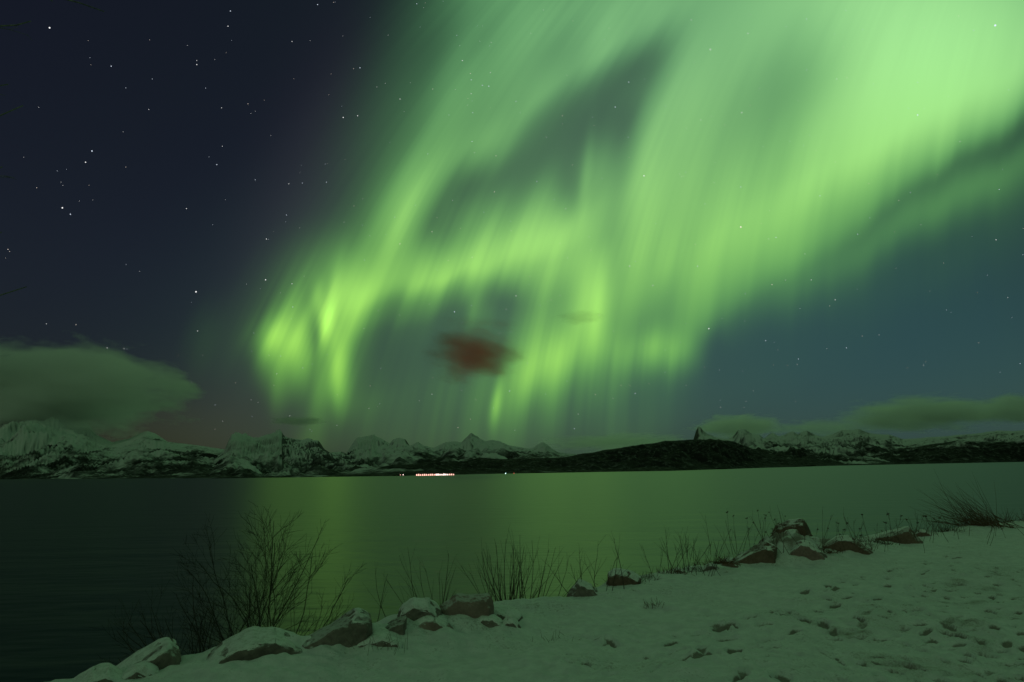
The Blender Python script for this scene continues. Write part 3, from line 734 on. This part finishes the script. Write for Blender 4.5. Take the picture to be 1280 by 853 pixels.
tuft('small brown grass tuft alone on the open snow', 820, 758, 60, 0, 55, 13, 23, M_grass, .07, r=.003)
tuft('sparse withered grass poking through the snow near the bottom edge', 478, 812, 26, 0, 25, 26, 24, M_dry, .10, r=.002)
tuft('few thin straws in the snow below the three snowy stones', 700, 800, 18, 0, 30, 14, 25, M_dry, .16, r=.002)
tuft('flattened brown grass at the left foot of the brown heap', 905, 702, 90, 0, 60, 14, 26, M_grass, .09, r=.004)
tuft('dark stubble of grass beside the low brown rock', 1075, 682, 90, 0, 50, 14, 27, M_grass, .08, r=.004)

for k_, (x_, y_) in enumerate([(782, 729), (806, 723), (838, 717), (868, 713), (890, 707), (1012, 690), (1030, 689), (1098, 679), (1150, 669), (1186, 664)]):
    t_ = tuft('low dark stubble of withered grass breaking the snow along the crest', x_, y_, 90, 0, 50, 12, 50+k_, M_dry if k_ % 2 else M_grass, .12, r=.004); t_['group'] = 'grass stubble along the crest'
# ------------------------------------------------------------------ the tree whose branch tips reach in at the left edge
tb = Vector((-5.35, 4.05, 0)); tb.z = gz(tb.x, tb.y)
M_limb = plain('pale_bark', (0.16, 0.15, 0.14))
tr = thing('bare_tree', 'bare tree at the left edge with only its dark branch tips in the picture', 'tree', tb)
rg_ = random.Random(31); V, Fc = [], []
tube(V, Fc, wander(rg_, Vector((0, 0, -.3)), Vector((.02, 0, 1)), 6.2, 16, .03, .05), .13, .03, 9)
mesh_obj('trunk', V, Fc, M_bark, tr)
def limb(tx, ty, dist_y, h0, sub, sag):
    e = at_y(tx, ty, dist_y)-tb; s_ = Vector((0, 0, h0)); V, Fc = [], []
    n = 12; pts = []
    for i in range(n+1):
        t_ = i/n; p_ = s_.lerp(e, t_); p_.z += sag*math.sin(math.pi*t_); p_ += Vector((rg_.gauss(0, .02), rg_.gauss(0, .02), rg_.gauss(0, .02)))*(i not in (0,)); pts.append(p_)
    tube(V, Fc, pts, .024, .004, 6)
    for k in range(sub):
        i = rg_.randint(5, n-1); d = (pts[i+1]-pts[i]).normalized()+Vector((rg_.gauss(0, .6), rg_.gauss(0, .4), rg_.gauss(-.1, .5)))
        branch(rg_, V, Fc, pts[i], d, rg_.uniform(.15, .3), .004, 1, .12, -.03, (2,), .7)
    mesh_obj('limb', V, Fc, M_limb, tr)
limb(44, 26, 5.0, 4.2, 2, .10); limb(132, 12, 5.4, 5.0, 3, .18); limb(8, 105, 5.0, 3.6, 2, -.05)
limb(24, 135, 5.1, 3.2, 1, -.12); limb(2, 205, 5.0, 2.8, 1, -.1); limb(4, 292, 5.0, 2.3, 1, .08); limb(30, 358, 5.2, 2.0, 1, -.05)

# ------------------------------------------------------------------ lights on the far shore
M_lampA = emit('warm_lamp_glow', (1.0, 0.50, 0.40), 2.0); M_lampB = emit('white_lamp_glow', (1.0, 0.74, 0.66), 2.6)
M_lampC = emit('cold_lamp_glow', (0.55, 1.0, 0.95), 4.0); M_lampD = emit('red_lamp_glow', (1.0, 0.16, 0.10), 1.2)
def lamp_mesh(V, Fc, c, r):
    tube(V, Fc, [c+Vector((0, 0, -r)), c+Vector((0, 0, -r*.5)), c, c+Vector((0, 0, r*.5)), c+Vector((0, 0, r))], r*.9, r*.5, 10)
def lamp(px, py, y, label, mat, r, group, gr=None):
    c = at_y(px, py, y); h = max(c.z-(WATER+.3), .8); q = Vector((c.x, c.y, c.z-h))
    root = thing('shore_lamp', label, 'lamp', q, group)
    V, Fc = [], []; tube(V, Fc, [Vector((0, 0, -1)), Vector((0, 0, h*.5)), Vector((0, 0, h))], .12, .08, 8); mesh_obj('pole', V, Fc, M_metal, root)
    V, Fc = [], []; lamp_mesh(V, Fc, Vector((0, 0, h)), r); mesh_obj('lamp_head', V, Fc, mat, root)
    return root
ys_ = 925.0
for k in range(20):
    x_ = 521+k*2.42
    lamp(x_, 594.1-(x_-520)*.012+random.uniform(-.15, .15), ys_, 'pinkish white lamp in the unbroken bright row along the far waterline', M_lampB if 9 < k < 17 else M_lampA, 1.15+.2*math.sin(k*1.9), 'row of lamps on the far waterline')
lamp(500.5, 593.8, ys_, 'pinkish lamp at the left of the separate pair on the far waterline', M_lampA, .5, 'pair of lamps left of the row')
lamp(504, 593.6, ys_, 'brighter pinkish lamp at the right of the separate pair on the far waterline', M_lampB, .62, 'pair of lamps left of the row')
lamp(632, 592.2, 1015.0, 'lone cold white lamp on the far shore right of the pink row', M_lampC, .8, None)
lamp(642.5, 591.9, 1015.0, 'faint red lamp just right of the lone cold white lamp', M_lampD, .6, None)

# ------------------------------------------------------------------ clouds: ragged volumes
def cloud(label, px, py, y, wpx, hpx, depth, dens, color, seed, fscale=(2.2, 2.2, 2.2), thr=0.0, tilt=0.0, gain=1.0, edge=0.55, aniso=0.72, detail=4.0):
    c = at_y(px, py, y); dist = c.length; sx = wpx/2/F_PX*dist; sz = hpx/2/F_PX*dist
    bm = bmesh.new(); bmesh.ops.create_icosphere(bm, subdivisions=4, radius=1.0)
    for v_ in bm.verts: v_.co *= 1.32+0.08*mnoise.fractal(v_.co*1.6+Vector((seed, 0, 0)), 1, 2, 3)
    m = bpy.data.materials.new('cloud_vapour'); m.use_nodes = True; t = m.node_tree; t.nodes.clear()
    v_ = t.nodes.new('ShaderNodeVolumePrincipled'); o_ = t.nodes.new('ShaderNodeOutputMaterial'); t.links.new(v_.outputs[0], o_.inputs['Volume'])
    oc = objco(t)
    ln = t.nodes.new('ShaderNodeVectorMath'); ln.operation = 'LENGTH'; t.links.new(oc, ln.inputs[0]); rad = E(t, ln.outputs['Value'])
    sh = t.nodes.new('ShaderNodeVectorMath'); sh.operation = 'MULTIPLY_ADD'; t.links.new(oc, sh.inputs[0]); sh.inputs[1].default_value = fscale; sh.inputs[2].default_value = (seed*3.7, seed*1.3, seed*.7)
    nn = noise3(t, sh.outputs[0], 1.0, detail, 0.55)
    d = (rad*-1.0 + 0.95 + (nn-0.5)*(1.7*gain) - thr).smooth(0.0, edge)*dens
    t.links.new(d.s, v_.inputs['Density']); v_.inputs['Color'].default_value = (*color, 1); v_.inputs['Anisotropy'].default_value = aniso
    m.cycles.volume_sampling = 'MULTIPLE_IMPORTANCE'; m.cycles.volume_step_rate = 2.0
    o = bm_obj('cloud', bm, m, None, True)
    o.location = c; o.scale = (sx, depth/2, sz); o.rotation_euler = (0, math.radians(tilt), math.atan2(-c.x, c.y))
    return tag(o, label, 'cloud')
WH = (0.99, 0.99, 0.99)
cloud('broad smooth green cap cloud over the leftmost mountain', 46, 488, 4900, 262, 108, 1500, .0120, WH, 4, (1.5, 1.3, 1.7), .02, 3, 1.1, .30, .5, 3.0)
cloud('ragged dark red cloud hanging in front of the aurora', 595, 440, 1500, 124, 86, 150, .024, (0.80, 0.40, 0.33), 2, (0.9, 1.2, 1.7), -.06, 14, 1.0, .9, .2, 2.0)  # vapour tinted red as well, lamp light from below put into its colour
cloud('thin dark lens cloud just above the craggy mountain', 372, 526.5, 4300, 72, 13, 300, .008, (.7, .72, .7), 3, (2, 2, 2))
cloud('faint grey streak of cloud right of the red cloud', 724, 397, 3500, 70, 20, 150, .0030, (.7, .6, .5), 4, (2, 2, 3))
cloud('pale banner cloud trailing from the sharp tooth peak', 925, 534, 9500, 115, 34, 900, .0060, WH, 5, (2, 2, 2.4))
cloud('low pale cloud bank between the tooth peak and the far ridge', 1035, 536, 11000, 150, 26, 1200, .0018, WH, 6, (2.4, 2, 2))
cloud('long yellowish cloud above the far right ridge', 1155, 518, 10500, 180, 42, 1200, .0060, WH, 7, (2.6, 2, 2.6))
cloud('pale cloud cut by the right edge of the picture', 1268, 512, 10500, 110, 34, 1000, .0060, WH, 8, (2.2, 2, 2.2))
cloud('faint flat haze cloud behind the dark headland', 775, 553, 12000, 200, 24, 1500, .0018, WH, 9, (2.2, 2, 2))

# ------------------------------------------------------------------ stars
STARS = [(62,35,3),(139,83,1.5),(246,81,1.5),(246,76,.8),(288,14,1.5),(285,33,1.5),(397,6,1.5),(365,52,1),(450,85,1.5),(429,147,2),(447,145,1.5),(277,135,1),(310,130,.7),(186,137,.7),(115,189,2.5),(107,203,2),(271,206,1.5),(278,183,.8),(78,260,3),(88,268,1.8),(233,261,1.2),(245,365,3.5),(333,299,1.5),(332,350,2.2),(365,355,1),(366,384,1),(247,414,1),(319,225,.8),(361,230,1),(378,229,.8),(408,228,.8),(358,269,1),(10,312,1),(46,235,.6),(521,5,1),(578,76,1.5),(588,92,1),(589,100,1),(603,107,1.5),(611,108,1.5),(589,117,1),(613,91,.8),(591,141,.8),(645,127,1),(500,124,1.2),(590,177,1),(786,103,1.5),(769,134,1.5),(805,220,2.5),(671,227,1.2),(618,240,1.2),(707,261,1),(540,290,1),(500,305,1.2),(683,172,.8),(703,145,.8),(620,195,.8),(864,25,1),(888,62,2.5),(935,42,1.2),(1008,24,.8),(927,141,2),(1244,32,4),(1147,144,2),(926,284,3.5),(970,297,1.2),(926,234,1.2),(1025,245,1),(1072,293,1),(1138,241,.8),(1249,237,.8),(1245,300,1),(876,150,1),(1046,99,.8),(787,333,1.5),(872,333,1.3),(816,357,1.2),(886,411,2.2),(957,426,1.5),(965,356,1.2),(1014,350,1),(998,449,1.2),(1058,435,1),(1044,375,1),(794,492,1.5),(718,536,1.2),(637,489,1.5),(645,370,1.2),(633,387,.8),(568,390,2),(155,436,1),(134,435,1.2),(95,406,.8),(58,405,.8)]
rt = random.Random(77); stars = [(ray(x, y), m) for x, y, m in STARS]
for _ in range(2600):                                  # the rest of the sky, faint
    z = rt.uniform(.05, 1); a = rt.uniform(0, 2*math.pi); s_ = math.sqrt(1-z*z)
    stars.append((Vector((s_*math.cos(a), s_*math.sin(a), z)), (.05+.65*rt.random()**2.4)))
V, Fc, mi = [], [], []
RS = 150000.0
for d, m in stars:
    r = RS*(0.17+0.185*m)/682.7; c = d*RS+EYE; b0 = len(V)
    for o_ in ((r, 0, 0), (-r, 0, 0), (0, r, 0), (0, -r, 0), (0, 0, r), (0, 0, -r)): V.append(tuple(c+Vector(o_)))
    for f in ((0, 2, 4), (2, 1, 4), (1, 3, 4), (3, 0, 4), (2, 0, 5), (1, 2, 5), (3, 1, 5), (0, 3, 5)): Fc.append(tuple(b0+i for i in f))
    mi += [rt.choice((0, 0, 1, 1, 2))]*8
so = mesh_obj('stars', V, Fc, emit('star_white', (1, 1, 1), 1.1), smooth=False)
so.data.materials.append(emit('star_blue', (.75, .85, 1), 1.1)); so.data.materials.append(emit('star_warm', (1, .86, .74), 1.1))
so.data.polygons.foreach_set('material_index', mi)
tag(so, kind='structure')
# added red spot without a fixture, standing in for harbour-lamp glare on the cloud 
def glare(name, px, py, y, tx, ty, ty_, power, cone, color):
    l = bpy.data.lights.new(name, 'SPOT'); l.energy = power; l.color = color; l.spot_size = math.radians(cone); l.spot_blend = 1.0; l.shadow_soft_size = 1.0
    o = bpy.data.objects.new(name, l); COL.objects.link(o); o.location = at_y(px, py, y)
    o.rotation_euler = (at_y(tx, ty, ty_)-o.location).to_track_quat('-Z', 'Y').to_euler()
glare('added_cloud_glare', 545, 594, 925, 606, 448, 1500, 2.6e7, 22, (1.0, 0.24, 0.12))
